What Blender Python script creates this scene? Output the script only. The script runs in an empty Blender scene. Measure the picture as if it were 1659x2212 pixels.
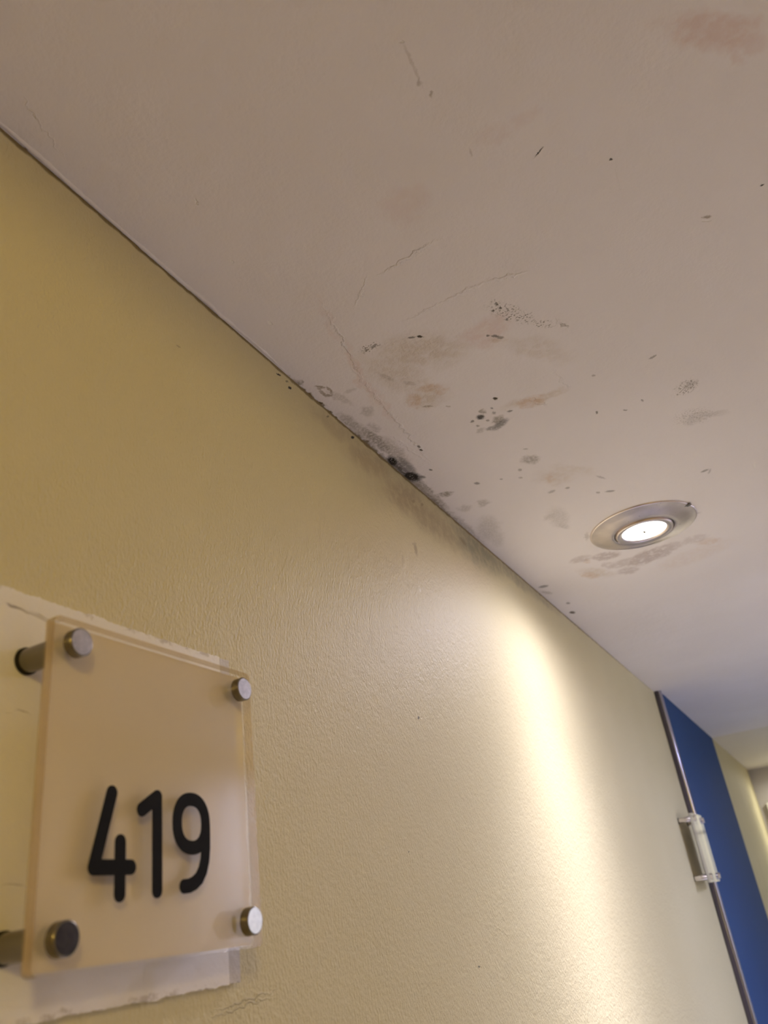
import bpy, bmesh, math, random
import numpy as np
from mathutils import Vector, Matrix
random.seed(7)
C = bpy.context.scene.collection
SC = bpy.context.scene
PI = math.pi

# ------------------------------------------------------------------ camera, world, exposure
H = 2.1285            # ceiling above the floor
H2 = H + 0.017        # ceiling of the far end of the corridor
CAM = Vector((0.276, 0.0, 1.72))
cd = bpy.data.cameras.new('camera'); cam = bpy.data.objects.new('camera', cd); C.objects.link(cam)
cd.sensor_fit = 'VERTICAL'; cd.sensor_height = 36.0; cd.sensor_width = 27.0
cd.lens = 36.0 * 1727.33 / 2212.0
cd.clip_start = 0.01; cd.clip_end = 50
RX = Vector((0.87211042, -0.31831321, -0.37161824))   # world X, Y, Z seen in camera axes (right, down, forward)
RY = Vector((0.47315377, 0.35506323, 0.80626026))
RZ = Vector((-0.12469532, -0.87898055, 0.46026544))
right = Vector((RX[0], RY[0], RZ[0])); down = Vector((RX[1], RY[1], RZ[1])); fwd = Vector((RX[2], RY[2], RZ[2]))
m = Matrix.Identity(4)
for i in range(3):
    m[i][0] = right[i]; m[i][1] = -down[i]; m[i][2] = -fwd[i]; m[i][3] = CAM[i]
cam.matrix_world = m
cd.dof.use_dof = True; cd.dof.focus_distance = 0.62; cd.dof.aperture_fstop = 11.0
SC.camera = cam
w = bpy.data.worlds.new('world'); SC.world = w; w.use_nodes = True
w.node_tree.nodes['Background'].inputs[0].default_value = (1, 0.8, 0.6, 1)
w.node_tree.nodes['Background'].inputs[1].default_value = 0.0
SC.view_settings.view_transform = 'Standard'; SC.view_settings.look = 'None'
SC.view_settings.gamma = 1.0; SC.view_settings.use_curve_mapping = False
SC.view_settings.exposure = 0.07
SC.cycles.use_denoising = True
SC.cycles.max_bounces = 10; SC.cycles.diffuse_bounces = 5; SC.cycles.glossy_bounces = 4
SC.cycles.adaptive_threshold = 0.03
SC.cycles.transparent_max_bounces = 16

LED_COLOR = (1.0, 0.943, 1.17)        # downlight over the damp patch
NEAR_FILL_COLOR = (1.0, 0.714, 0.18)       # unseen warm fill lamp added behind the camera
SIDE_FILL_COLOR = (0.50, 0.565, 1.0)       # unseen fill lamp added near the right wall
FAR_COLOR = (1.0, 0.95, 0.80)        # lamp at the far end
COOL_FILL_COLOR = (0.56, 0.70, 1.0)        # cool fill light behind the added window
LED_POWER, NEAR_FILL_POWER, FAR_POWER, SIDE_FILL_POWER = 0.77, 0.215, 0.46, 0.90
COOL_FILL_POWER = 1.8

# ---- stains, flaws and a tan light edge: (x, y, half length, half width, angle, strength) on the ceiling (x, y) and the wall (y, z), in metres
CEILING_STAINS = {
  'blk': [(0.0043,0.6265,0.01056,0.00467,-1.376,1), (0.0059,0.6655,0.01339,0.0073,-1.691,1), (0.0053,0.6447,0.02273,0.005,1.618,0.72), (0.0106,0.6468,0.01922,0.00562,1.646,0.6), (0.0127,0.6725,0.00581,0.00277,-2.159,0.7), (0.0121,0.6365,0.01489,0.00351,1.617,0.45), (0.1061,0.6104,0.00428,0.00344,1.476,0.9), (0.1164,0.6343,0.0097,0.00461,2.663,0.6), (0.1075,0.6351,0.00524,0.00325,-2.962,0.5)],
  'gry': [(0.0102,0.586,0.03265,0.00528,-1.575,0.75), (0.0048,0.5713,0.02005,0.00724,-1.511,0.5), (0.0139,0.6102,0.02891,0.00747,-1.545,0.45), (0.0062,0.5432,0.01881,0.00501,-1.541,0.5), (0.0066,0.695,0.02215,0.00412,-1.558,0.7), (0.0047,0.7308,0.0238,0.00485,-1.547,0.55), (0.0009,0.8091,0.06306,0.00588,1.58,0.4), (0.0177,0.7245,0.00763,0.00422,-2.575,0.75), (0.0425,0.774,0.00813,0.00616,1.984,0.42), (0.021,0.7708,0.00703,0.00673,1.532,0.3), (0.0218,0.8413,0.03154,0.01218,1.882,0.3), (0.021,0.8744,0.02222,0.00797,1.88,0.22), (0.111,0.603,0.00403,0.00284,1.601,0.6), (0.1179,0.6257,0.00651,0.0047,1.74,0.7), (0.0963,0.632,0.00469,0.00391,2.681,0.35), (0.1184,0.7178,0.00937,0.00709,-2.165,0.55), (0.1187,0.7169,0.00468,0.00354,-2.166,0.4), (0.0023,0.4647,0.00468,0.00231,-1.484,0.6), (0.0181,0.5033,0.0155,0.00313,-1.744,0.25), (0.0269,0.5367,0.0077,0.00541,1.709,0.35), (0.0192,0.5633,0.00877,0.0042,-1.54,0.35), (0.0295,0.4998,0.00415,0.00188,-3.109,0.25), (0.2107,0.5295,0.00327,0.00138,-2.065,0.5), (0.2114,0.5335,0.00304,0.00086,-1.967,0.5), (0.2851,0.6888,0.00572,0.00488,2.609,0.35), (0.2917,0.7536,0.01894,0.00512,-2.607,0.2), (0.2791,0.7537,0.01024,0.00964,3.017,0.2), (0.1002,0.8724,0.0266,0.01069,-1.463,0.22), (0.0942,0.8622,0.00914,0.00617,2.868,0.28), (0.0977,0.8976,0.01185,0.00544,-1.838,0.28), (0.1137,0.9518,0.0118,0.00233,1.82,0.3), (0.2423,0.9875,0.00774,0.00294,-2.855,0.3), (0.0087,1.1061,0.01229,0.00394,-1.909,0.4)],
  'spk': [(0.0374,0.619,0.00285,0.00135,-1.518,0.8), (0.0363,0.6256,0.00203,0.00127,1.717,1), (0.0272,0.6668,0.00236,0.00129,-1.897,0.7), (0.0544,0.726,0.00337,0.00229,-2.079,0.6), (0.079,0.7357,0.00181,0.00127,-1.862,0.4), (0.097,0.6118,0.00188,0.0016,2.484,0.7), (0.1284,0.5914,0.00242,0.00177,-1.955,1), (0.1321,0.619,0.00253,0.00158,-2.938,0.6), (0.12,0.6037,0.00164,0.00118,1.493,0.6), (0.1189,0.6122,0.00243,0.00164,1.638,0.5), (0.1094,0.6198,0.00197,0.0014,-2.05,0.5), (0.0983,0.6226,0.00198,0.00143,-2.036,0.5), (0.1021,0.7304,0.00271,0.0018,1.526,0.4), (0.0971,0.7474,0.00275,0.00141,-2.287,0.35), (0.1212,0.6939,0.00256,0.00125,-2.324,0.3), (0.1603,0.5098,0.00377,0.0013,-2.256,0.7), (0.1631,0.514,0.0028,0.00164,-2.337,0.6), (0.1556,0.5055,0.0016,0.00107,-2.252,0.7), (0.1698,0.4807,0.00113,0.00084,1.524,0.8), (0.1753,0.4965,0.00142,0.00089,1.731,0.7), (0.175,0.4751,0.00253,0.00073,-1.689,0.7), (0.1756,0.4806,0.00147,0.00112,-1.824,0.8), (0.1103,0.4729,0.00234,0.00116,-2.286,1), (0.1044,0.4698,0.00292,0.00113,-2.697,0.7), (0.0682,0.4613,0.00185,0.00115,-2.592,0.6), (0.0755,0.4605,0.00247,0.00152,2.807,0.6), (0.1999,0.6761,0.00253,0.00107,1.73,0.7), (0.2238,0.6904,0.00204,0.00107,-2.26,0.6), (0.2416,0.6846,0.00239,0.00088,-1.685,0.5), (0.2132,0.6148,0.00192,0.00121,-2.131,0.4), (0.2643,0.6219,0.0035,0.00141,2.813,0.5), (0.1317,0.8062,0.00263,0.00221,-2.371,0.5), (0.1145,0.8022,0.00422,0.00279,2.946,0.35), (0.1696,0.8489,0.00545,0.00206,-2.576,0.55), (0.1572,0.8423,0.00283,0.00176,-1.858,0.4), (0.1694,0.8081,0.00728,0.00153,-2.027,0.3), (0.271,0.8766,0.00437,0.00244,3.029,0.5), (0.2758,0.882,0.00561,0.00128,1.931,0.3), (0.0133,1.079,0.00664,0.00496,-2.707,0.6), (0.013,1.2264,0.00689,0.00385,1.466,0.9), (0.0205,1.1782,0.00476,0.00258,1.553,0.5), (0.2469,0.3623,0.00362,0.00052,2.609,1), (0.284,0.3939,0.00084,0.00067,-2.654,0.9), (0.3674,0.475,0.00115,0.00079,-2.757,0.9)],
  'orn': [(0.0679,0.5479,0.00966,0.00585,-1.336,0.5), (0.0878,0.5397,0.0096,0.00546,-2.751,0.45), (0.0938,0.5511,0.00567,0.00417,-2.985,0.45), (0.1528,0.617,0.01171,0.00844,-2.738,0.6), (0.1218,0.7712,0.01089,0.00491,1.769,0.3), (0.0795,1.0896,0.01697,0.00772,-1.933,0.45), (0.0905,1.0354,0.00769,0.00444,1.453,0.4), (0.2449,1.0964,0.01727,0.011,-2.418,0.35), (0.2194,1.1325,0.05099,0.02546,2.869,0.16)],
  'tan': [(0.0812,0.5489,0.01629,0.0154,-2.522,0.5), (0.17,0.6189,0.01409,0.00607,3.095,0.5), (0.1387,0.6122,0.00917,0.00774,-2.928,0.35), (0.1601,0.5124,0.00763,0.00402,-2.547,0.5), (0.1023,0.4908,0.03042,0.01999,-2.535,0.55), (0.0749,0.4991,0.03037,0.01908,-1.619,0.4), (0.1202,0.4893,0.01545,0.00781,-2.419,0.35), (0.1839,0.5484,0.03192,0.01161,-2.186,0.3), (0.0755,0.5193,0.0196,0.00847,-1.887,0.35), (0.1257,0.772,0.02203,0.01288,-2.172,0.35), (0.1475,0.7691,0.0239,0.00861,-2.205,0.25), (0.0909,1.0874,0.03006,0.01081,-2.07,0.4)],
  'brn': [(0.0129,0.4794,0.00448,0.00153,-2.226,0.75), (0.0171,0.4875,0.00499,0.00115,-1.543,0.8), (0.0099,0.4885,0.00552,0.00164,-1.541,0.75), (0.012,0.4935,0.0037,0.00192,-2.258,0.75), (0.0109,0.4811,0.00195,0.00155,1.968,0.6), (0.0159,0.4924,0.00329,0.00119,2.11,0.5), (0.0738,0.5633,0.00466,0.00143,-2.539,0.6), (0.0887,0.5751,0.00274,0.00101,-2.277,0.4), (0.0642,0.5025,0.00876,0.00205,-1.874,0.3), (0.0762,0.5223,0.00619,0.00237,-2.158,0.3), (0.3302,0.4819,0.00338,0.00126,-2.565,0.7), (0.2061,0.2694,0.01298,0.00085,1.646,0.22), (0.2045,0.2801,0.00245,0.00103,2.002,0.4), (0.2071,0.2903,0.00197,0.00078,1.989,0.5), (0.211,0.3388,0.00275,0.00082,1.679,0.25), (0.0003,0.1934,0.00134,0.00109,2.459,0.9)],
  'mic': [(0.1812,0.4931,0.02184,0.00629,-2.103,0.7), (0.1854,0.4975,0.00949,0.00459,-2.097,0.95), (0.1748,0.4787,0.00921,0.00293,-1.679,0.8), (0.1978,0.5199,0.01021,0.00397,-2.239,0.7), (0.072,0.4607,0.00786,0.00428,3.022,1), (0.282,0.6899,0.0103,0.00859,1.836,0.9), (0.2755,0.6956,0.00576,0.00419,2.814,0.6), (0.2799,0.7491,0.01911,0.01358,-2.392,0.4)],
  'pnk': [(0.1539,0.5007,0.01954,0.01468,2.898,0.55), (0.1657,0.496,0.01321,0.00927,2.238,0.5), (0.1468,0.513,0.0107,0.00765,-2.166,0.4), (0.047,0.4892,0.04256,0.00442,1.792,0.5), (0.0614,0.4183,0.02529,0.00287,1.844,0.25), (0.0419,0.5396,0.02687,0.00394,1.725,0.35), (0.3563,0.3446,0.02819,0.00965,-2.44,0.8), (0.3639,0.3656,0.00608,0.00345,-2.266,0.5), (0.3739,0.3599,0.01215,0.00699,-2.229,0.5), (0.1588,0.3491,0.01414,0.01225,2.699,0.3), (0.2285,0.3353,0.01066,0.00531,-2.93,0.25), (0.2485,0.3369,0.00613,0.00467,-3.128,0.25)],
  'prp': [(0.1623,1.0839,0.03182,0.02076,2.576,0.75), (0.1871,1.0812,0.025,0.01336,2.022,0.6), (0.1173,1.0367,0.01933,0.01293,-2.494,0.7), (0.0856,1.0204,0.0147,0.01186,-2.814,0.5), (0.129,1.116,0.01605,0.01281,-2.461,0.55), (0.1326,1.0804,0.0249,0.01451,-3.084,0.5), (0.1103,1.0693,0.01281,0.00739,-1.825,0.4), (0.1995,1.0751,0.01677,0.01293,2.562,0.4), (0.229,1.072,0.01749,0.01378,-3.013,0.35)],
  'wht': [(0.3294,0.4853,0.00305,0.00106,-2.575,0.8), (0.2072,0.2553,0.00167,0.00063,-2.915,0.9), (0.053,0.2745,0.00199,0.00059,1.932,0.8), (0.0253,0.3901,0.00206,0.00126,-1.555,0.8), (0.019,0.1832,0.00186,0.00057,1.766,0.5), (0.0405,0.326,0.00156,0.00066,1.891,0.5), (0.322,0.9043,0.0073,0.00147,1.636,0.6)],
  'olv': [(-0.0017,0.5084,0.0496,0.00242,1.591,0.95), (-0.0009,0.5904,0.04121,0.00269,-1.578,0.8), (0.0009,0.6875,0.10088,0.00265,1.573,0.6), (-0.0053,0.9172,0.15033,0.00288,1.577,0.5), (-0.0059,1.1976,0.22353,0.00263,1.576,0.4)],
}
CEILING_RIDGES = {
  'r': [(0.1886,0.4515,0.01539,0.00148,-2.853,1), (0.1594,0.4479,0.01631,0.00198,3.102,1), (0.1275,0.4483,0.01606,0.00126,3.097,0.6), (0.1406,0.3932,0.02008,0.00127,3.053,1), (0.0553,0.4544,0.04383,0.00096,1.786,0.8), (0.0408,0.564,0.06931,0.00117,1.643,1), (0.1876,0.6046,0.01601,0.00084,-1.666,0.5), (0.2105,0.5301,0.00855,0.00112,-1.715,1), (0.0284,0.6168,0.03475,0.00111,-1.652,0.6), (0.1589,0.6223,0.01072,0.00169,-2.004,-1), (0.0183,0.19,0.01553,0.00056,1.87,0.4), (0.0967,0.403,0.0131,0.00071,2.353,0.6)],
}
WALL_STAINS_AND_LIGHT = {
  'dmp': [(0.6588,2.0999,0.05445,0.01755,-2.994,0.81), (0.7128,2.0972,0.08258,0.01794,-3.092,0.72), (0.5839,2.1083,0.04474,0.01524,-2.989,0.65), (0.5188,2.1156,0.03685,0.00961,-3.07,0.45), (0.5614,2.1051,0.01773,0.0084,-2.139,0.59), (0.6076,2.0936,0.06084,0.0214,-2.757,0.26)],
  'dgy': [(0.8642,2.1116,0.07445,0.02024,-3.031,0.78), (0.8306,2.1183,0.05435,0.00975,-3.121,0.65), (0.7757,2.1339,0.05977,0.01133,-3.107,0.52), (0.9671,2.12,0.08036,0.011,-3.134,0.59), (1.0838,2.1209,0.09874,0.00924,-3.12,0.45)],
  'brw': [(0.6602,2.0453,0.00658,0.00348,1.452,0.5), (0.6587,2.0503,0.00628,0.00141,-2.754,0.3), (0.6741,2.1047,0.00447,0.00182,-2.531,0.5), (0.6968,2.1103,0.00448,0.00147,-2.631,0.5), (0.804,2.1056,0.0094,0.00372,2.979,0.5), (0.3185,2.0715,0.00194,0.00089,-2.895,0.5), (0.6248,2.0203,0.00783,0.00179,1.241,0.15)],
  'bks': [(0.4516,2.117,0.00277,0.00125,-2.642,1), (0.4365,2.1213,0.00305,0.00094,-2.827,1), (0.5539,2.1215,0.0039,0.00129,-2.555,1), (0.4482,2.1215,0.00257,0.00077,-2.514,0.6), (0.5105,2.121,0.00297,0.00084,-2.568,0.6), (0.6093,1.872,0.00199,0.00107,-2.752,0.8), (0.5589,1.7677,0.00114,0.00061,-2.997,0.6), (0.6545,1.6866,0.00183,0.00062,3.099,0.8)],
  'tan_lit': [(0.6581,2.0326,0.17004,0.03217,-2.924,0.35), (0.8003,2.0662,0.08108,0.02012,-2.933,0.5), (0.6134,2.0461,0.07673,0.02641,-2.846,0.25)],
  'wwh': [(0.6592,1.9606,0.00457,0.0011,-3.073,0.5), (0.6556,2.0002,0.00325,0.00164,-2.25,0.4)],
}
WALL_RIDGES = {
  'r': [(0.3627,1.699,0.01961,0.0004,-3.083,1), (0.3602,1.6967,0.01989,0.0004,-3.088,1), (0.7163,1.7077,0.01487,0.00068,2.848,0.3)],
}

# ------------------------------------------------------------------ helpers
def link(name, mesh, mat=None, parent=None):
    o = bpy.data.objects.new(name, mesh); C.objects.link(o)
    if mat is not None:
        for mm in (mat if isinstance(mat, (list, tuple)) else [mat]):
            mesh.materials.append(mm)
    if parent is not None: o.parent = parent
    return o

def obj(name, bm, mat, parent=None, smooth=False):
    me = bpy.data.meshes.new(name); bmesh.ops.recalc_face_normals(bm, faces=bm.faces)
    bm.to_mesh(me); bm.free()
    if smooth:
        for p in me.polygons: p.use_smooth = True
    return link(name, me, mat, parent)

def tag(o, label=None, cat=None, group=None, kind=None):
    if label: o['label'] = label
    if cat: o['category'] = cat
    if group: o['group'] = group
    if kind: o['kind'] = kind
    return o

def struct(name, bm, mat, label, cat, parent=None):
    return tag(obj(name, bm, mat, parent), label, cat, kind='structure')

def empty(name, loc=(0, 0, 0)):
    o = bpy.data.objects.new(name, None); C.objects.link(o); o.location = loc; o.empty_display_size = .02
    return o

def add_box(bm, lo, hi, bevel=0, seg=2):
    r = bmesh.ops.create_cube(bm, size=1.0)
    for v in r['verts']:
        v.co = Vector([lo[i] + (v.co[i] + .5) * (hi[i] - lo[i]) for i in range(3)])
    if bevel:
        es = {e for v in r['verts'] for e in v.link_edges}
        bmesh.ops.bevel(bm, geom=list(es), offset=bevel, segments=seg, affect='EDGES', profile=.5)
    return bm

def box(lo, hi, bevel=0, seg=2):
    return add_box(bmesh.new(), lo, hi, bevel, seg)

def lathe(profile, axis='Z', n=64, centre=(0, 0, 0), close_start=True, close_end=True):
    """profile = [(radius, height)]; axis the direction of height"""
    bm = bmesh.new(); rings = []
    for r, h in profile:
        ring = []
        for k in range(n):
            a = 2 * PI * k / n
            p = (r * math.cos(a), r * math.sin(a), h)
            if axis == 'X': p = (p[2], p[0], p[1])
            ring.append(bm.verts.new(Vector(p) + Vector(centre)))
        rings.append(ring)
    for a, b in zip(rings, rings[1:]):
        for k in range(n):
            bm.faces.new((a[k], a[(k + 1) % n], b[(k + 1) % n], b[k]))
    if close_start: bm.faces.new(rings[0][::-1])
    if close_end: bm.faces.new(rings[-1])
    return bm

def smooth_by_angle(o, deg=35):
    me = o.data
    for p in me.polygons: p.use_smooth = True
    me.set_sharp_from_angle(angle=math.radians(deg))
    return o

# ------------------------------------------------------------------ materials
class NT:
    def __init__(self, name):
        self.m = bpy.data.materials.new(name); self.m.use_nodes = True
        self.t = self.m.node_tree; self.t.nodes.clear()
        self.out = self.n('ShaderNodeOutputMaterial'); self.last = None
    def n(self, kind, **kw):
        x = self.t.nodes.new(kind)
        for k, v in kw.items(): setattr(x, k, v)
        return x
    def l(self, a, b): self.t.links.new(a, b)
    def put(self, sock, v):
        if hasattr(v, 'is_linked'): self.l(v, sock)
        else: sock.default_value = v
    def math(self, op, a, b=None, c=None, clamp=False):
        x = self.n('ShaderNodeMath', operation=op, use_clamp=clamp)
        self.put(x.inputs[0], a)
        if b is not None: self.put(x.inputs[1], b)
        if c is not None: self.put(x.inputs[2], c)
        return x.outputs[0]
    def vmath(self, op, a, b=None, scale=None):
        x = self.n('ShaderNodeVectorMath', operation=op)
        self.put(x.inputs[0], a)
        if b is not None: self.put(x.inputs[1], b)
        if scale is not None: self.put(x.inputs['Scale'], scale)
        return x.outputs['Value'] if op in ('LENGTH', 'DOT_PRODUCT') else x.outputs['Vector']
    def noise(self, vec, scale, detail=3, rough=.55, color=False, dist=0):
        x = self.n('ShaderNodeTexNoise'); self.l(vec, x.inputs['Vector'])
        x.inputs['Scale'].default_value = scale; x.inputs['Detail'].default_value = detail
        x.inputs['Roughness'].default_value = rough; x.inputs['Distortion'].default_value = dist
        return x.outputs['Color' if color else 'Fac']
    def ramp(self, v, a, b, lo=0.0, hi=1.0):
        x = self.n('ShaderNodeMapRange', interpolation_type='SMOOTHSTEP', clamp=True)
        self.put(x.inputs['Value'], v)
        x.inputs['From Min'].default_value = a; x.inputs['From Max'].default_value = b
        x.inputs['To Min'].default_value = lo; x.inputs['To Max'].default_value = hi
        return x.outputs['Result']
    def mix(self, fac, a, b):
        x = self.n('ShaderNodeMix', data_type='RGBA', blend_type='MIX')
        self.put(x.inputs['Factor'], fac)
        self.put(x.inputs[6], a if hasattr(a, 'is_linked') else (*a, 1))
        self.put(x.inputs[7], b if hasattr(b, 'is_linked') else (*b, 1))
        return x.outputs[2]
    def pos(self):
        return self.n('ShaderNodeTexCoord').outputs['Object']
    def bsdf(self, color=(.8, .8, .8), rough=.5, metal=0.0, spec=.5, bump=None, **kw):
        b = self.n('ShaderNodeBsdfPrincipled')
        self.put(b.inputs['Base Color'], color if hasattr(color, 'is_linked') else (*color, 1))
        self.put(b.inputs['Roughness'], rough); self.put(b.inputs['Metallic'], metal)
        b.inputs['Specular IOR Level'].default_value = spec
        if bump is not None: self.l(bump, b.inputs['Normal'])
        self.l(b.outputs[0], self.out.inputs[0])
        return b
    def bump(self, height, dist, strength=1.0, normal=None):
        b = self.n('ShaderNodeBump'); self.l(height, b.inputs['Height'])
        b.inputs['Distance'].default_value = dist; b.inputs['Strength'].default_value = strength
        if normal is not None: self.l(normal, b.inputs['Normal'])
        return b.outputs[0]
    def spots(self, vec, items, soft):
        """largest of the soft elliptical masks; items = (x, y, half length, half width, angle, strength)"""
        acc = None
        if not items: return None
        for x, y, a, b, ang, s in items:
            mp = self.n('ShaderNodeMapping', vector_type='TEXTURE')
            if self.last is None: self.l(vec, mp.inputs['Vector'])
            else:                                 # one mask after the other, so that few values are held at a time
                ma = self.n('ShaderNodeVectorMath', operation='MULTIPLY_ADD')
                self.l(self.last, ma.inputs[0]); ma.inputs[1].default_value = (1e-8, 1e-8, 1e-8); self.l(vec, ma.inputs[2])
                self.l(ma.outputs[0], mp.inputs['Vector'])
            mp.inputs['Location'].default_value = (x, y, 0)
            mp.inputs['Rotation'].default_value = (0, 0, ang)
            mp.inputs['Scale'].default_value = (a, b, 1)
            d = self.vmath('LENGTH', mp.outputs[0])
            k = self.ramp(d, 1 + soft, 1 - soft, 0.0, s)
            acc = k if acc is None else self.math('MAXIMUM', acc, k)
            self.last = acc
        return acc
    def wobble(self, vec, scale, amount, detail=3):
        c = self.noise(vec, scale, detail, color=True)
        c = self.vmath('SUBTRACT', c, (.5, .5, .5))
        c = self.vmath('MULTIPLY', c, (1, 1, 0))
        return self.vmath('ADD', vec, self.vmath('SCALE', c, scale=amount))

def plane_coord(t, order):
    s = t.n('ShaderNodeSeparateXYZ'); t.l(t.pos(), s.inputs[0])
    c = t.n('ShaderNodeCombineXYZ')
    for i, k in enumerate(order): t.l(s.outputs[k], c.inputs[i])
    return c.outputs[0], s

CEIL_PAINT = (0.93, 0.895, 0.88)
WALL_PAINT = (0.70, 0.63, 0.385)
STIPPLE = .0008

CEILING_RIDGES_SPLIT = {'r': [i[:5] + (i[5],) for i in CEILING_RIDGES['r'] if i[5] > 0], 'dn': [i[:5] + (-i[5],) for i in CEILING_RIDGES['r'] if i[5] < 0]}
WALL_STAINS_AND_LIGHT = {**WALL_STAINS_AND_LIGHT, **WALL_RIDGES}
SOFT = dict(tan=.6, pnk=.5, orn=.45, prp=.25, gry=.5, brn=.4, olv=.5, mic=.45, spk=.4, blk=.45, wht=.4, r=.7, dn=.7,
            tan_lit=.7, dmp=.6, dgy=.6, brw=.45, bks=.4, wwh=.4)

def near_cell(stains, cell):
    """the stains that can reach into the cell (a0, a1, b0, b1)"""
    a0, a1, b0, b1 = cell; out = {}
    for k, its in stains.items():
        for i in its:
            rr = max(i[2], i[3]) * (1 + SOFT[k]) + .014
            ex = abs(math.cos(i[4])) * i[2] + abs(math.sin(i[4])) * i[3]; ey = abs(math.sin(i[4])) * i[2] + abs(math.cos(i[4])) * i[3]
            ex = min(rr, ex * (1 + SOFT[k]) + .014); ey = min(rr, ey * (1 + SOFT[k]) + .014)
            if i[0] + ex > a0 and i[0] - ex < a1 and i[1] + ey > b0 and i[1] - ey < b1:
                out.setdefault(k, []).append(i)
    return out

def once(f):
    box_ = []
    def g():
        if not box_: box_.append(f())
        return box_[0]
    return g

def ceiling_material(S, name='damp_ceiling_paint'):
    t = NT(name)
    p, sep = plane_coord(t, 'XY')
    q2 = once(lambda: t.wobble(p, 48, .026, 4))          # soft washes
    q1 = once(lambda: t.wobble(p, 125, .013, 4))         # mid stains
    q0 = once(lambda: t.wobble(p, 420, .0030, 2))        # mould
    fine = once(lambda: t.noise(p, 380, 4, .65)); mid = once(lambda: t.noise(p, 120, 4, .6)); dots = once(lambda: t.noise(p, 520, 2, .5))
    base = t.mix(t.ramp(t.noise(p, 3.5, 2), .35, .65), CEIL_PAINT, tuple(c * k for c, k in zip(CEIL_PAINT, (.965, .96, .95))))
    def lay(col, key, vec, brk=None, k=1.0):
        nonlocal base
        if key not in S: return
        m = t.spots(vec(), S[key], SOFT[key])
        if brk is not None: m = t.math('MULTIPLY', m, t.ramp(*([brk[0]()] + list(brk[1:]))))
        if k != 1.0: m = t.math('MULTIPLY', m, k)
        base = t.mix(m, base, col)
    lay((.66, .56, .42), 'tan', q2, (mid, .30, .62, .35, 1.0))
    lay((.80, .62, .55), 'pnk', q2, (mid, .30, .60, .45, 1.0), .8)
    lay((.70, .50, .33), 'orn', q1, (mid, .34, .60, .35, 1.0))
    lay((.50, .42, .38), 'prp', q1, (mid, .34, .52, .25, 1.0), .8)
    lay((.33, .30, .24), 'gry', q1, (fine, .34, .58, .35, 1.0), 1.15)
    lay((.30, .235, .15), 'brn', q0, (fine, .30, .55, .5, 1.0))
    lay((.15, .105, .025), 'olv', q1, (mid, .28, .50, .55, 1.0))
    lay((.24, .21, .165), 'mic', q1, (dots, .51, .64))
    lay((.10, .085, .065), 'spk', q0)
    lay((.015, .012, .008), 'blk', q0, (fine, .34, .46, .45, 1.0))
    lay((.95, .93, .88), 'wht', q0)
    # relief: roller texture, flaking ridges, hairline cracks
    hgt = t.math('MULTIPLY', t.noise(p, 420, 2), .00022)
    hgt = t.math('ADD', hgt, t.math('MULTIPLY', t.noise(p, 36, 3, .6), .0012))
    for key, k in (('r', .0007), ('dn', -.0007)):
        if key in S: hgt = t.math('ADD', hgt, t.math('MULTIPLY', t.spots(q1(), S[key], .7), k))
    fl = sum((S.get(k, []) for k in ('tan', 'orn', 'prp', 'mic')), [])
    if fl: hgt = t.math('ADD', hgt, t.math('MULTIPLY', t.math('MULTIPLY', t.spots(q2(), fl, .6), t.ramp(mid(), .45, .6)), .0006))
    dn = sum((S.get(k, []) for k in ('spk', 'wht')), [])
    if dn: hgt = t.math('ADD', hgt, t.math('MULTIPLY', t.spots(q0(), dn, .5), -.0006))
    t.bsdf(base, .62, 0, .25, t.bump(hgt, 1.0))
    return t.m

def wall_material(S, name='yellow_cream_wall_paint', paint=None, top=False):
    paint = paint or WALL_PAINT
    t = NT(name)
    p, sep = plane_coord(t, 'YZX')
    base = t.mix(t.ramp(t.noise(p, 4, 2), .35, .65), paint, tuple(c * k for c, k in zip(paint, (.97, .965, .94))))
    # roller stipple, a little stretched upright
    st = t.vmath('MULTIPLY', p, (1.5, .75, 1))
    hgt = t.math('MULTIPLY', t.noise(st, 380, 2, .6), STIPPLE * 1.1)
    hgt = t.math('ADD', hgt, t.math('MULTIPLY', t.noise(p, 90, 2), STIPPLE * .8))
    q2 = once(lambda: t.wobble(p, 40, .022, 3)); q1 = once(lambda: t.wobble(p, 150, .007, 3)); q0 = once(lambda: t.wobble(p, 420, .0025, 2))
    mid = once(lambda: t.noise(p, 90, 4, .6))
    def lay(col, key, vec, brk=None, k=1.0):
        nonlocal base
        if key not in S: return
        m = t.spots(vec(), S[key], SOFT[key])
        if brk is not None: m = t.math('MULTIPLY', m, t.ramp(*([brk[0]()] + list(brk[1:]))))
        if k != 1.0: m = t.math('MULTIPLY', m, k)
        base = t.mix(m, base, col)
    lay((.70, .57, .39), 'tan_lit', q2, None, .8)  # tan damp wash; also paints in the edge of the downlight's pool
    lay((.42, .33, .20), 'dmp', q2, (mid, .3, .6, .5, 1))
    lay((.27, .25, .17), 'dgy', q2, (mid, .3, .6, .5, 1))
    lay((.27, .18, .09), 'brw', q0)
    lay((.02, .016, .01), 'bks', q0)
    lay((.82, .78, .66), 'wwh', q0)
    if top:     # brown line where the wall paint stops under the ceiling
        d = t.math('SUBTRACT', H, sep.outputs['Z'])
        d = t.math('ADD', d, t.math('MULTIPLY', t.math('SUBTRACT', t.noise(p, 70, 4), .5), .006))
        line = t.ramp(d, .0040, .0018, 0, .85)
        line = t.math('MULTIPLY', line, t.ramp(sep.outputs['Y'], 1.95, 1.2, .25, 1))
        base = t.mix(line, base, (.20, .135, .045))
    if 'r' in S: hgt = t.math('ADD', hgt, t.math('MULTIPLY', t.spots(q1(), S['r'], .7), .0006))
    t.bsdf(base, .5, 0, .35, t.bump(hgt, 1.0))
    return t.m

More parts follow.
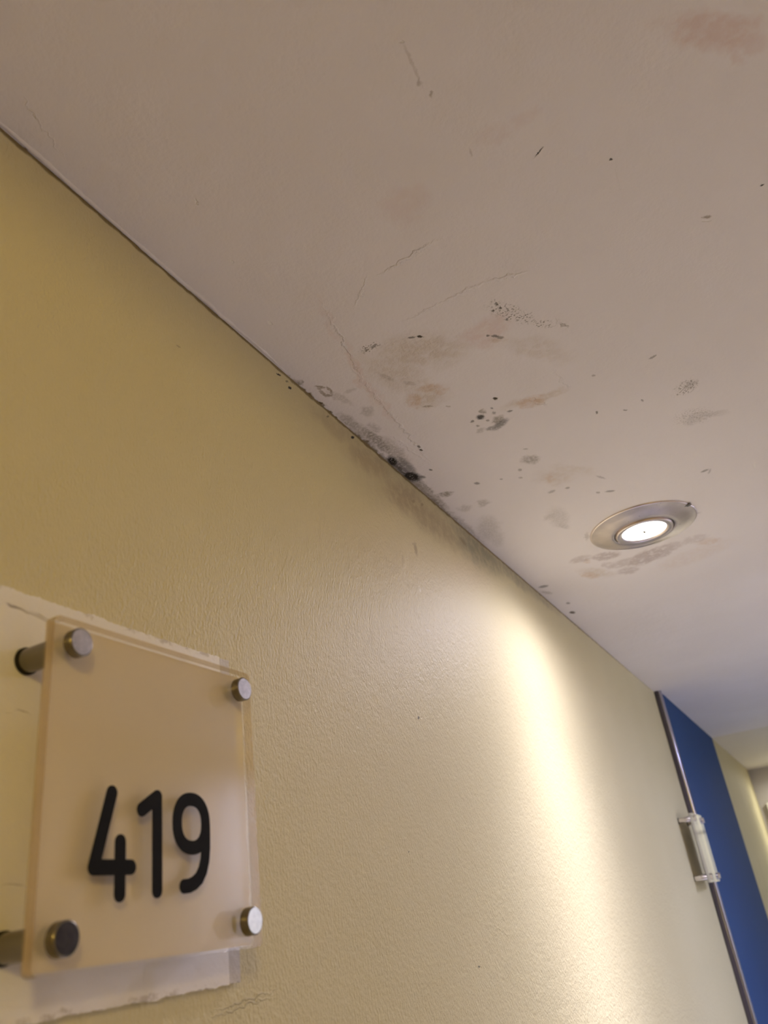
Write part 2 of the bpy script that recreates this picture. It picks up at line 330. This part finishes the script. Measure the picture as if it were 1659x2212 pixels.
def gridded(amin, amax, bmin, bmax, acuts, bcuts):
    A = sorted({amin, amax, *[c for c in acuts if amin < c < amax]}); B = sorted({bmin, bmax, *[c for c in bcuts if bmin < c < bmax]})
    return A, B

def surface_cells(name, A, B, to3d, thick, stains, make, plain_mat, special=None):
    """one continuous slab whose front is cut into cells; a cell's material holds the stains that reach it"""
    bm = bmesh.new(); mats = [plain_mat]; seen = {}
    f = [[bm.verts.new(to3d(a, b, 0)) for b in B] for a in A]
    g = {}
    for i in range(len(A) - 1):
        for j in range(len(B) - 1):
            cell = (A[i], A[i + 1], B[j], B[j + 1])
            sub = near_cell(stains, cell); sp = bool(special and special(cell))
            fc = bm.faces.new((f[i][j], f[i + 1][j], f[i + 1][j + 1], f[i][j + 1]))
            if sub or sp:
                key = (repr(sub), sp)
                if key not in seen:
                    seen[key] = len(mats); mats.append(make(sub, sp))
                fc.material_index = seen[key]
    # back and sides
    na, nb = len(A), len(B)
    loop = [(i, 0) for i in range(na)] + [(na - 1, j) for j in range(1, nb)] + [(i, nb - 1) for i in range(na - 2, -1, -1)] + [(0, j) for j in range(nb - 2, 0, -1)]
    back = [bm.verts.new(to3d(A[i], B[j], thick)) for i, j in loop]
    for k in range(len(loop)):
        k2 = (k + 1) % len(loop)
        bm.faces.new((f[loop[k][0]][loop[k][1]], f[loop[k2][0]][loop[k2][1]], back[k2], back[k]))
    bm.faces.new(back)
    return obj(name, bm, mats)

def plain(name, col, rough=.6, spec=.4, metal=0.0, bump_scale=0, bump_h=.0003, vary=.06):
    t = NT(name); p = t.pos()
    c2 = tuple(c * (1 - vary) for c in col)
    base = t.mix(t.noise(p, 12, 4), col, c2)
    b = None
    if bump_scale: b = t.bump(t.math('MULTIPLY', t.noise(p, bump_scale, 3), bump_h), 1.0)
    t.bsdf(base, rough, metal, spec, b)
    return t.m

def carpet_material():
    t = NT('pale_grey_vinyl'); p = t.pos()
    base = t.mix(t.noise(p, 60, 4), (.66, .63, .62), (.58, .55, .54))
    t.bsdf(base, .6, 0, .3, t.bump(t.math('MULTIPLY', t.noise(p, 300, 3), .0004), 1.0))
    return t.m

def metal_material(name, col, rough, scratch=.06, mottled=0.0):
    t = NT(name); p = t.pos()
    f = t.noise(p, 900, 4, .7)
    r = t.math('ADD', t.math('MULTIPLY', f, scratch), rough)
    base = t.mix(t.ramp(t.noise(p, 420, 4, .7), .35, .65), col, tuple(c * (1 - mottled) for c in col))
    t.bsdf(base, r, 1.0, .5, t.bump(t.math('MULTIPLY', t.noise(p, 500, 3), .00004 + .0002 * mottled), 1.0))
    return t.m

def brushed_bezel_material():
    t = NT('brushed_nickel'); p = t.pos()
    r = t.math('ADD', t.math('MULTIPLY', t.noise(p, 200, 3), .12), .24)
    base = t.mix(t.ramp(t.noise(p, 30, 3), .3, .7), (.88, .80, .77), (.74, .67, .65))
    t.bsdf(base, r, 1.0, .5)
    return t.m

def clear_acrylic_material():
    t = NT('clear_acrylic')
    lw = t.n('ShaderNodeFresnel'); ge = t.n('ShaderNodeNewGeometry')
    t.put(lw.inputs['IOR'], t.math('ADD', t.math('MULTIPLY', ge.outputs['Backfacing'], 1 / 1.4 - 1.4), 1.4))   # same reflection from both sides
    tr = t.n('ShaderNodeBsdfTransparent'); tr.inputs[0].default_value = (.985, .975, .95, 1)
    gl = t.n('ShaderNodeBsdfGlossy'); gl.inputs['Roughness'].default_value = .10; gl.inputs[0].default_value = (1, 1, 1, 1)
    mx = t.n('ShaderNodeMixShader'); t.l(lw.outputs[0], mx.inputs[0]); t.l(tr.outputs[0], mx.inputs[1]); t.l(gl.outputs[0], mx.inputs[2])
    t.l(mx.outputs[0], t.out.inputs[0])
    return t.m

def acrylic_edge_material():
    t = NT('amber_acrylic_edge'); p = t.pos()
    tr = t.n('ShaderNodeBsdfTransparent'); tr.inputs[0].default_value = (.92, .84, .66, 1)
    df = t.n('ShaderNodeBsdfDiffuse'); df.inputs[0].default_value = (.56, .43, .22, 1)
    tl = t.n('ShaderNodeBsdfTranslucent'); tl.inputs[0].default_value = (.56, .43, .22, 1)
    gl = t.n('ShaderNodeBsdfGlossy'); gl.inputs['Roughness'].default_value = .18; gl.inputs[0].default_value = (1, .95, .85, 1)
    a = t.n('ShaderNodeMixShader'); a.inputs[0].default_value = .5; t.l(df.outputs[0], a.inputs[1]); t.l(tl.outputs[0], a.inputs[2])
    b = t.n('ShaderNodeMixShader'); t.put(b.inputs[0], t.ramp(t.noise(p, 60, 3), 0.2, .8, .26, .38)); t.l(tr.outputs[0], b.inputs[1]); t.l(a.outputs[0], b.inputs[2])
    c = t.n('ShaderNodeMixShader'); c.inputs[0].default_value = .07; t.l(b.outputs[0], c.inputs[1]); t.l(gl.outputs[0], c.inputs[2])
    t.l(c.outputs[0], t.out.inputs[0])
    return t.m

def film_material(name='frosted_beige_film', col=(.93, .86, .72)):
    t = NT(name); p = t.pos()
    base = t.mix(t.noise(p, 25, 3), col, tuple(c * .97 for c in col))
    df = t.n('ShaderNodeBsdfDiffuse'); t.l(base, df.inputs[0])
    tl = t.n('ShaderNodeBsdfTranslucent'); t.l(base, tl.inputs[0])
    a = t.n('ShaderNodeMixShader'); a.inputs[0].default_value = .30; t.l(df.outputs[0], a.inputs[1]); t.l(tl.outputs[0], a.inputs[2])
    t.l(a.outputs[0], t.out.inputs[0])
    return t.m

def lamp_glow_material():
    t = NT('glowing_lamp_glass')
    e = t.n('ShaderNodeEmission'); e.inputs[0].default_value = (1, .97, .92, 1); e.inputs[1].default_value = 7
    t.l(e.outputs[0], t.out.inputs[0])
    return t.m

def board_material():
    t = NT('cracked_white_gloss_paint')
    p, sep = plane_coord(t, 'YZX')
    base = t.mix(t.noise(p, 18, 4), (.94, .92, .90), (.90, .87, .84))
    # grey cracks that run along the grain
    st = t.vmath('MULTIPLY', t.wobble(p, 40, .012), (14, 210, 1))
    cr = t.ramp(t.noise(st, 1.0, 4, .6), .655, .70)
    cr = t.math('MULTIPLY', cr, t.ramp(t.noise(p, 22, 2), .42, .62))
    base = t.mix(t.math('MULTIPLY', cr, .75), base, (.30, .25, .18))
    # worn paint near the top and bottom edges
    top = t.ramp(t.math('ADD', sep.outputs['Z'], t.math('MULTIPLY', t.math('SUBTRACT', t.noise(p, 260, 4), .5), .005)), 1.8632 - 1.7075, 1.8645 - 1.7075)
    bot = t.ramp(t.math('ADD', sep.outputs['Z'], t.math('MULTIPLY', t.math('SUBTRACT', t.noise(p, 260, 4), .5), .005)), 1.7095 - 1.7075, 1.7082 - 1.7075)
    wear = t.math('MULTIPLY', t.math('ADD', top, bot, clamp=True), t.ramp(t.noise(p, 90, 5, .7), .50, .62, 0, .5))
    base = t.mix(wear, base, (.36, .29, .17))
    h = t.math('ADD', t.math('MULTIPLY', cr, -.0004), t.math('MULTIPLY', t.noise(p, 160, 4), .0005))
    t.bsdf(base, .42, 0, .4, t.bump(h, 1.0))
    return t.m

def blue_material():
    t = NT('navy_satin_paint'); p = t.pos()
    base = t.mix(t.noise(p, 8, 4), (.036, .088, .235), (.032, .080, .215))
    t.bsdf(base, .65, 0, .08, t.bump(t.math('MULTIPLY', t.noise(p, 120, 3), .0003), 1.0))
    return t.m

M_CEIL = ceiling_material({}); M_WALL = wall_material({}, top=False)
M_WALL_PLAIN = wall_material({}, 'cream_wall_paint', (.76, .68, .52))
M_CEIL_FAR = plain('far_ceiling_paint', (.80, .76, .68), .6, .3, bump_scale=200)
M_END = plain('grey_end_wall_paint', (.55, .52, .50), .6, .3, bump_scale=200)
M_CARPET = carpet_material()
M_STEEL = metal_material('brushed_steel', (.22, .20, .155), .20, .10)
M_CHROME = metal_material('bright_chrome', (.78, .75, .73), .16, .06)
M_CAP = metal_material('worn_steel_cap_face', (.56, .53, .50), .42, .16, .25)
M_CAP_DARK_REFL = metal_material('steel_cap_dark_reflection', (.06, .052, .045), .25, .10, .3)  # same steel, darkened to paint in a dark reflection
M_CAP_LAMP_REFL = metal_material('steel_cap_lamp_reflection', (.90, .90, .80), .36, .1, .12)  # same steel, brightened to paint in the lamp's reflection
M_RING = plain('black_rubber', (.02, .018, .015), .6, .3)
M_BEZEL = brushed_bezel_material()
M_BEZEL_DARK = metal_material('dark_gap_metal', (.20, .19, .18), .4)
M_GLOW = lamp_glow_material()
M_LEDCHIP = plain('lamp_chip_grey', (.5, .49, .46), .5)
M_ACR = clear_acrylic_material(); M_EDGE = acrylic_edge_material(); M_FILM = film_material(); M_FILM_GREY = film_material('frosted_grey_film', (.50, .475, .44))
M_DIGIT = plain('black_vinyl', (.010, .009, .006), .7, .12)
M_BOARD = board_material()
M_BOARD_END = plain('rubbed_white_paint', (.72, .68, .63), .5, .4, bump_scale=260, bump_h=.0006, vary=.2)
M_BLUE = blue_material()
M_STRIP = plain('dark_glossy_edge_trim', (.075, .065, .085), .16, .6)
M_BEAD = metal_material('shiny_grey_bead', (.42, .40, .44), .12, .05)
M_WHITE = plain('white_door_paint', (.82, .82, .78), .4, .4)
M_GLASS = clear_acrylic_material()

# ------------------------------------------------------------------ the setting
Y0, Y1, YE, XR = -3.2, 2.796, 4.03, .96     # back end, ceiling step, far end, right wall
A, B = gridded(Y0, YE, 0, H2 + .1, [.1 * k for k in range(1, 20)], [1.45, 1.55, 1.65, 1.72, 1.80, 1.88, 1.95, 2.0, 2.05, 2.085, 2.118])
wl = surface_cells('wall_left', A, B, lambda a, b, d: (-d, a, b), .12, WALL_STAINS_AND_LIGHT,
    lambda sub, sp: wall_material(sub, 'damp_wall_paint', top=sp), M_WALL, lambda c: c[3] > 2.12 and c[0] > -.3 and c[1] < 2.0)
tag(wl, 'yellow cream painted wall stained with damp under the ceiling', 'wall', kind='structure')
struct('wall_right', box((XR, Y0, 0), (XR + .12, 2.15, H2 + .1)), M_WALL_PLAIN, 'cream painted wall on the far side of the corridor', 'wall')
bm = box((XR, 2.95, 0), (XR + .12, YE, H2 + .1)); add_box(bm, (XR, 2.15, 0), (XR + .12, 2.95, .95)); add_box(bm, (XR, 2.15, 1.95), (XR + .12, 2.95, H2 + .1))
struct('wall_right_fill_window', bm, M_WALL_PLAIN, 'cream painted wall around the added window', 'wall')
struct('wall_back', box((-.12, Y0 - .12, 0), (XR + .12, Y0, H2 + .1)), M_WALL_PLAIN, 'cream painted wall closing the corridor behind', 'wall')
struct('wall_end', box((-.12, YE, 0), (XR + .12, YE + .12, H2 + .1)), M_END, 'grey wall closing the far end of the corridor', 'wall')
struct('floor', box((-.12, Y0 - .12, -.1), (XR + .12, YE + .12, 0)), M_CARPET, 'pale grey corridor floor', 'floor')
A, B = gridded(0, XR, Y0, Y1, [.05, .10, .16, .22, .28, .34, .40, .46, .52, .58, .66], [.1 * k for k in range(1, 20)] + [.45, .55, .65, .75, .85])
cl = surface_cells('ceiling', A, B, lambda a, b, d: (a, b, H + d), .117, {**CEILING_STAINS, **CEILING_RIDGES_SPLIT}, lambda sub, sp: ceiling_material(sub), M_CEIL)
tag(cl, 'white painted ceiling with mould spots and brown damp stains', 'ceiling', kind='structure')
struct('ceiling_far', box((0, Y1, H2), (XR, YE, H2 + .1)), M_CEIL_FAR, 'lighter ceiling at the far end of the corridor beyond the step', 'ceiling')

# ragged lip of ceiling paint in the corner of wall and ceiling
def lip():
    bm = bmesh.new(); rings = []; rng = random.Random(3); n = 130; r = .0009; off = .0
    for i in range(n + 1):
        y = .02 + (.46 - .02) * i / n
        r += rng.uniform(-.0003, .0003); r = min(max(r, .0005), .0013)
        off += rng.uniform(-.0004, .0004); off = min(max(off, -.0007), .0007)
        f = min(1, (n - i) / 8, i / 4)
        ring = []
        for k in range(8):
            a = PI * k / 7                       # half tube under the ceiling
            ring.append(bm.verts.new((.0020 + off + r * 1.4 * math.cos(a), y, H + .0002 - r * max(f, .05) * math.sin(a))))
        rings.append(ring)
    for a, b in zip(rings, rings[1:]):
        for k in range(7): bm.faces.new((a[k], a[k + 1], b[k + 1], b[k]))
        bm.faces.new((a[7], a[0], b[0], b[7]))
    bm.faces.new(rings[0]); bm.faces.new(rings[-1][::-1])
    return bm
tag(obj('trim_1', lip(), plain('old_ceiling_paint', CEIL_PAINT, .6, .3), smooth=True), 'ragged raised lip of ceiling paint along the top of the wall', 'trim', kind='structure')

# tall blue panel
pn = empty('trim_2', (0, 1.95, 0))
tag(pn, 'tall navy blue wall panel with a dark glossy edge', 'wall panel', kind='structure')
def rel(bm, o):
    bmesh.ops.translate(bm, verts=bm.verts, vec=-Vector(o.location)); return bm
o = obj('panel_face', rel(box((.0, 1.950, .0), (.012, Y1 - .001, H - .0005)), pn), M_BLUE, pn)
o = obj('edge_trim', rel(box((.0, 1.9345, .0), (.0110, 1.950, H - .0005), .002, 2), pn), M_STRIP, pn); o['label'] = 'dark glossy edge'
smooth_by_angle(o)
bm = bmesh.new(); ring = []
for zz in (.0, H - .0006):
    ring.append([bm.verts.new((.0115 + .0048 * math.sin(2 * PI * k / 16), 1.9415 + .0070 * math.cos(2 * PI * k / 16), zz)) for k in range(16)])
for k in range(16): bm.faces.new((ring[0][k], ring[0][(k + 1) % 16], ring[1][(k + 1) % 16], ring[1][k]))
bm.faces.new(ring[0]); bm.faces.new(ring[1])
o = smooth_by_angle(obj('edge_bead', rel(bm, pn), M_BEAD, pn)); o['label'] = 'shiny rounded bead along the edge'

# white door at the far end
dr = empty('door_1', (.05, YE, 0)); tag(dr, 'white framed door in the grey end wall', 'door', kind='structure')
bm = box((.030, YE - .022, 0), (.10, YE, 2.0), .004); add_box(bm, (.80, YE - .022, 0), (.87, YE, 2.0), .004); add_box(bm, (.030, YE - .0215, 1.93), (.87, YE, 2.0), .004)
obj('door_frame', rel(bm, dr), M_WHITE, dr)
bm = box((.10, YE - .012, .005), (.80, YE, 1.93))
for zz in ((.2, .85), (1.0, 1.75)):
    add_box(bm, (.20, YE - .017, zz[0]), (.70, YE - .011, zz[1]), .003)
lf = obj('door_leaf', rel(bm, dr), M_WHITE, dr)
bm = box((.71, YE - .055, 1.0), (.76, YE - .045, 1.02), .003); add_box(bm, (.745, YE - .05, 1.0), (.76, YE - .012, 1.02), .002)
obj('door_handle', rel(bm, dr), M_STEEL, lf)

# unseen window added in the right wall for cool fill light
wn = empty('fill_window', (XR + .06, 2.55, .95)); tag(wn, 'unseen window added for cool fill light', 'window', kind='structure')
bm = box((XR + .03, 2.15, .95), (XR + .09, 2.20, 1.95)); add_box(bm, (XR + .03, 2.90, .95), (XR + .09, 2.95, 1.95))
add_box(bm, (XR + .03, 2.20, .95), (XR + .09, 2.90, 1.0)); add_box(bm, (XR + .03, 2.20, 1.90), (XR + .09, 2.90, 1.95))
obj('fill_window_frame', rel(bm, wn), M_WHITE, wn)
obj('fill_window_pane', rel(box((XR + .057, 2.2, 1.0), (XR + .063, 2.9, 1.9)), wn), M_GLASS, wn)
ld = bpy.data.lights.new('cool_fill', 'AREA'); ld.shape = 'RECTANGLE'; ld.size = .9; ld.size_y = .7  # cool area lamp added outside the pane as fill
ld.color = COOL_FILL_COLOR; ld.energy = COOL_FILL_POWER
lo = bpy.data.objects.new('cool_fill', ld); C.objects.link(lo); lo.location = (XR + .2, 2.55, 1.45); lo.rotation_euler = (0, PI / 2, 0)

# ------------------------------------------------------------------ ceiling downlights
def make_downlight():
    root = empty('downlight', (0, 0, 0))
    R = .0665
    prof = [(R, 0), (R, -.0012), (R - .0008, -.0020), (R - .002, -.0022), (R - .006, -.0024), (.052, -.0048), (.044, -.0068), (.0395, -.0076), (.0378, -.0072), (.0372, -.0048)]
    o = smooth_by_angle(obj('bezel', lathe(prof, n=96, close_start=False, close_end=False), M_BEZEL, root), 50)
    o = smooth_by_angle(obj('gap_ring', lathe([(.0372, -.0048), (.0356, -.0048)], n=96, close_start=False, close_end=False), M_BEZEL_DARK, root))
    prof = [(.0356, -.0048), (.0356, -.0084), (.0351, -.0092), (.0342, -.0095), (.0300, -.0090), (.0278, -.0082), (.0272, -.0068)]
    o = smooth_by_angle(obj('inner_ring', lathe(prof, n=96, close_start=False, close_end=False), M_BEZEL, root), 50)
    lens = smooth_by_angle(obj('lamp_lens', lathe([(.0272, -.0068), (.021, -.0074), (.010, -.0078), (.0005, -.0079)], n=64, close_start=False), M_GLOW, root))
    lens['label'] = 'glowing lamp glass'
    bm = box((-.0018, -.0036, -.0090), (.0014, .0036, -.0078), .0003)
    obj('lens_mark', bm, M_LEDCHIP, lens)
    bm = bmesh.new(); add_box(bm, (.0585, -.0012, -.0024), (.0665, .0008, -.0004), .0003); add_box(bm, (.0625, -.0016, -.0030), (.0685, .0030, -.0012), .0003)
    bmesh.ops.rotate(bm, verts=bm.verts, cent=(0, 0, 0), matrix=Matrix.Rotation(math.radians(-23), 3, 'Z'))
    obj('spring_clip', bm, M_BEZEL_DARK, root)
    return root

def ies_profile(name, table):
    t = bpy.data.texts.new(name)
    t.write('IESNA:LM-63-2002\nTILT=NONE\n1 -1 1 %d 1 1 2 0 0 0\n1 1 0\n%s\n0\n%s\n' % (len(table), ' '.join('%g' % a for a, _ in table), ' '.join('%g' % (1000 * c) for _, c in table)))
    return t

SPOT_PROFILE = ies_profile('spot_lamp_profile', [(0, 5.0), (6, 4.2), (12, 1.8), (19, .66), (26, .32), (35, .18), (47, .092), (61, .056), (74, .029), (82, .011), (90, 0)])
DIFFUSE_PROFILE = ies_profile('diffuse_lamp_profile', [(0, .10), (30, .16), (50, .42), (68, .60), (80, .62), (88, .62), (90, .58)])
WASH_PROFILE = ies_profile('wash_lamp_profile', [(0, 2.0), (12, 1.6), (26, .9), (40, .5), (60, .22), (75, .10), (85, .02), (90, 0)])

def lamp_light(loc, color, power, profile, soft=.024):
    d = bpy.data.lights.new('downlight_lamp', 'POINT'); d.energy = power; d.color = color; d.shadow_soft_size = soft
    d.use_nodes = True; nt = d.node_tree
    em = nt.nodes.get('Emission') or nt.nodes.new('ShaderNodeEmission')
    ies = nt.nodes.new('ShaderNodeTexIES'); ies.mode = 'INTERNAL'; ies.ies = profile; ies.inputs['Strength'].default_value = 1.0
    nt.links.new(ies.outputs['Fac'], em.inputs['Strength'])
    o = bpy.data.objects.new('downlight_lamp', d); C.objects.link(o); o.location = (loc[0], loc[1], loc[2] - .036)

def copy_tree(o, parent=None):
    c = o.copy(); C.objects.link(c)
    if parent is not None: c.parent = parent
    for ch in list(o.children): copy_tree(ch, c)
    return c

dl = make_downlight(); dl.location = (.180, .975, H)
tag(dl, 'round brushed metal downlight with a glowing lamp in the stained ceiling', 'downlight', 'corridor downlights')
lamp_light((.180, .975, H), LED_COLOR, LED_POWER, SPOT_PROFILE)
d2 = copy_tree(dl); d2.location = (.20, 3.86, H2)
tag(d2, 'round brushed metal downlight at the far end of the corridor', 'downlight', 'corridor downlights')
lamp_light((.20, 3.86, H2), FAR_COLOR, FAR_POWER, SPOT_PROFILE)
d3 = copy_tree(dl); d3.location = (.78, -.60, H)  # unseen fixture, added to warm the near end of the wall
tag(d3, 'unseen round brushed metal downlight added behind the camera as warm fill', 'downlight', 'corridor downlights')
lamp_light((.78, -.60, H), NEAR_FILL_COLOR, NEAR_FILL_POWER, DIFFUSE_PROFILE, .045)
d4 = copy_tree(dl); d4.location = (.79, 1.64, H)  # unseen fixture, added to fill the left wall and ceiling
tag(d4, 'unseen round brushed metal downlight added near the right wall as fill', 'downlight', 'corridor downlights')
lamp_light((.79, 1.64, H), SIDE_FILL_COLOR, SIDE_FILL_POWER, WASH_PROFILE)

# ------------------------------------------------------------------ room number signs
PY, PZ = .0, .0                          # plate centre in the sign's own frame (y, z)
XF, XB = .0317, .0267                    # plate front and back above the wall
CY, CZ = .2714, 1.7837                   # where the near sign stands
HALF = .0631
SOY, SOZ = .0528, .0526                  # standoff spacing from the centre

def plate_mesh():
    """square acrylic sheet with small rounded corners; slot 0 faces, slot 1 cut edges"""
    bm = bmesh.new(); pts = []; r = .003
    for cx, cz, a0 in ((HALF - r, HALF - r, 0), (-HALF + r, HALF - r, 90), (-HALF + r, -HALF + r, 180), (HALF - r, -HALF + r, 270)):
        for k in range(6):
            a = math.radians(a0 + 90 * k / 5); pts.append((cx + r * math.cos(a), cz + r * math.sin(a)))
    f = [bm.verts.new((XF, y, z)) for y, z in pts]; b = [bm.verts.new((XB, y, z)) for y, z in pts]
    bm.faces.new(f); bm.faces.new(b[::-1])
    for k in range(len(pts)):
        q = bm.faces.new((f[k], b[k], b[(k + 1) % len(pts)], f[(k + 1) % len(pts)])); q.material_index = 1
    return bm

def stroke(bm, pts, hw, x0, x1):
    """rounded-end stroke along the polyline pts (y, z), raised from x0 to x1"""
    stroke.n = getattr(stroke, 'n', 0) + 1; x1 = x1 + .00002 * (stroke.n % 5)
    def prism(poly):
        f = [bm.verts.new((x1, y, z)) for y, z in poly]; b = [bm.verts.new((x0, y, z)) for y, z in poly]
        bm.faces.new(f); bm.faces.new(b[::-1])
        for k in range(len(poly)): bm.faces.new((f[k], b[k], b[(k + 1) % len(poly)], f[(k + 1) % len(poly)]))
    # one outline: left side, end cap, right side, start cap
    n = len(pts); left = []; rightp = []
    closed = (Vector(pts[0]) - Vector(pts[-1])).length < 1e-6
    V = [Vector(p) for p in pts]
    for i in range(n):
        if closed: a, b = V[(i - 1) % (n - 1)], V[(i + 1) % (n - 1)]
        else: a, b = V[max(i - 1, 0)], V[min(i + 1, n - 1)]
        t = (b - a).normalized(); nn = Vector((-t.y, t.x))
        k = hw
        if 0 < i < n - 1:
            t1 = (V[i] - V[i - 1]).normalized(); k = hw / max(.55, Vector((-t1.y, t1.x)).dot(nn))
        left.append(V[i] + nn * k); rightp.append(V[i] - nn * k)
    for i in range(n - 1):
        q = [left[i], rightp[i], rightp[i + 1], left[i + 1]]
        prism([(p.x, p.y) for p in q])
    if not closed:
        for i, j in ((0, 1), (n - 1, n - 2)):
            d = (V[i] - V[j]).normalized(); a0 = math.atan2(d.y, d.x)
            prism([(V[i].x + hw * math.cos(a0 - PI / 2 + PI * k / 10), V[i].y + hw * math.sin(a0 - PI / 2 + PI * k / 10)) for k in range(11)])
    return bm

def joint(bm, p, hw, x0, x1):
    x1 = x1 - .00003
    poly = [(p[0] + hw * math.cos(2 * PI * k / 20), p[1] + hw * math.sin(2 * PI * k / 20)) for k in range(20)]
    f = [bm.verts.new((x1, y, z)) for y, z in poly]; b = [bm.verts.new((x0, y, z)) for y, z in poly]
    bm.faces.new(f); bm.faces.new(b[::-1])
    for k in range(20): bm.faces.new((f[k], b[k], b[(k + 1) % 20], f[(k + 1) % 20]))

def digits(root_plate):
    L = lambda p: (p[0] - CY, p[1] - CZ)
    hw = .0028; x0, x1 = XF + .0001, XF + .0004
    bm = bmesh.new()
    stroke(bm, [L((.24092, 1.78074)), L((.2330, 1.7538))], hw, x0, x1)
    joint(bm, L((.2330, 1.7538)), hw, x0, x1)
    stroke(bm, [L((.2330, 1.7538)), L((.25175, 1.7538))], hw, x0, x1)
    stroke(bm, [L((.24600, 1.76290)), L((.24625, 1.74440))], hw, x0, x1)
    out = [obj('numeral', bm, M_DIGIT, root_plate)]
    bm = bmesh.new()
    stroke(bm, [L((.2574, 1.7754)), L((.2661, 1.7808))], hw, x0, x1)
    joint(bm, L((.2661, 1.7808)), hw, x0, x1)
    stroke(bm, [L((.2661, 1.7808)), L((.2664, 1.7452))], hw, x0, x1)
    out.append(obj('numeral', bm, M_DIGIT, root_plate))
    bm = bmesh.new(); n = 40
    cy, cz, ry, rz = .28745, 1.77125, .00920, .00990
    ring = []
    for k in range(n):
        a = 2 * PI * k / n; s, c = math.sin(a), math.cos(a)
        e = 2 / 2.25
        ring.append(L((cy + ry * math.copysign(abs(c) ** e, c), cz + rz * math.copysign(abs(s) ** e, s))))
    ring.append(ring[0])
    stroke(bm, ring, hw, x0, x1)
    tail = [(.29665, 1.7713), (.29664, 1.7665), (.29645, 1.7615), (.29570, 1.7565), (.29420, 1.7525), (.29180, 1.7494), (.28880, 1.7476), (.28560, 1.7466), (.28230, 1.7464)]
    stroke(bm, [L(p) for p in tail], hw, x0, x1)
    out.append(obj('numeral', bm, M_DIGIT, root_plate))
    for o, t in zip(out, ('black numeral 4', 'black numeral 1', 'black numeral 9')): o['label'] = t

def standoff(root, y, z, base_x, cap_mat, rod_mat=None):
    rod_mat = rod_mat or M_STEEL
    r = .0052
    b = smooth_by_angle(obj('standoff', lathe([(r * .96, base_x), (r, base_x + .0016), (r, XB - .0009), (r * .96, XB - .0003)], 'X', 40, (0, y, z)), rod_mat, root))
    smooth_by_angle(obj('base_ring', lathe([(r * 1.12, base_x + .0001), (r * 1.12, base_x + .0012), (r * 1.0, base_x + .0014)], 'X', 40, (0, y, z)), M_RING, b))
    rc = .0058
    smooth_by_angle(obj('cap', lathe([(rc, XF + .0002), (rc, XF + .0040), (rc - .00035, XF + .00435), (rc - .0006, XF + .0044)], 'X', 48, (0, y, z), close_end=False), rod_mat, b))
    bm = lathe([(rc - .0006, XF + .0044), (rc * .5, XF + .00442), (.0003, XF + .00445)], 'X', 48, (0, y, z), close_start=False)
    smooth_by_angle(obj('cap_face', bm, cap_mat, b))
    return b

def make_plate(root, edge, words, e, film, film_words):
    p = obj('plate', plate_mesh(), [M_ACR, edge], root); p['label'] = words
    f = obj('backing_film', box((XB - .0003, -HALF + e, -HALF + e), (XB - .00005, HALF - e, HALF - e)), film, p)
    f['label'] = film_words
    return p

sign = empty('room_sign', (0, CY, CZ))
tag(sign, 'square acrylic room sign 419 on four steel standoffs over a cracked white board', 'sign', 'room number signs')
pl = make_plate(sign, M_EDGE, 'clear acrylic plate with amber edges', .0012, M_FILM, 'frosted beige backing'); digits(pl)
BX = .0042
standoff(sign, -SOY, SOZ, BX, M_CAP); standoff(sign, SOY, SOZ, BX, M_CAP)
standoff(sign, -SOY, -SOZ, BX, M_CAP_DARK_REFL); standoff(sign, SOY, -SOZ, BX, M_CAP_LAMP_REFL)

# white backing board with ragged edges (its left end runs out of the photo)
def board_mesh(y0, y1, z0, z1, x1, rag, seed, nseg=160):
    rng = random.Random(seed); pts = []
    def walk(n, amp):
        v = 0; o = []
        for i in range(n):
            v = v * .82 + rng.uniform(-amp, amp); o.append(v + (rng.uniform(-amp, amp) * 1.2 if rng.random() < .12 else 0))
        return o
    wt, wb = walk(nseg + 1, rag), walk(nseg + 1, rag)
    for i in range(nseg + 1): pts.append((y0 + (y1 - y0) * i / nseg, z1 + wt[i] + .002 * (1 - i / nseg) * 0))
    for i in range(nseg, -1, -1): pts.append((y0 + (y1 - y0) * i / nseg, z0 + wb[i]))
    bm = bmesh.new()
    f = [bm.verts.new((x1, y, z)) for y, z in pts]; b = [bm.verts.new((.0, y, z)) for y, z in pts]
    bm.faces.new(f); bm.faces.new(b[::-1])
    for k in range(len(pts)): bm.faces.new((f[k], b[k], b[(k + 1) % len(pts)], f[(k + 1) % len(pts)]))
    return bm
bd = empty('backing_board', (0, CY, 1.7075))
BY0, BY1 = .06, .3540
def relb(bm): return rel(bm, bd)
tag(bd, 'white painted board with ragged edges on the wall behind the 419 sign', 'board')
obj('board_face', relb(board_mesh(BY0, .3455, 1.7068, 1.8658, BX - .0001, .00035, 5, 240)), M_BOARD, bd)
obj('end_strip', relb(board_mesh(.3459, BY1, 1.7070, 1.8655, BX - .0003, .00025, 9, 8)), M_BOARD_END, bd)

# the next sign along the corridor, seen almost edge-on
far = empty('room_sign', (-.0015, 1.8287, 1.7862))
tag(far, 'clear acrylic room sign seen nearly edge-on beside the tall blue panel', 'sign', 'room number signs')
make_plate(far, M_ACR, 'clear acrylic plate', .0002, M_FILM_GREY, 'frosted grey backing')
for sy in (-1, 1):
    for sz in (1, -1): standoff(far, sy * SOY, sz * SOZ, .0016, M_CAP, M_CHROME)
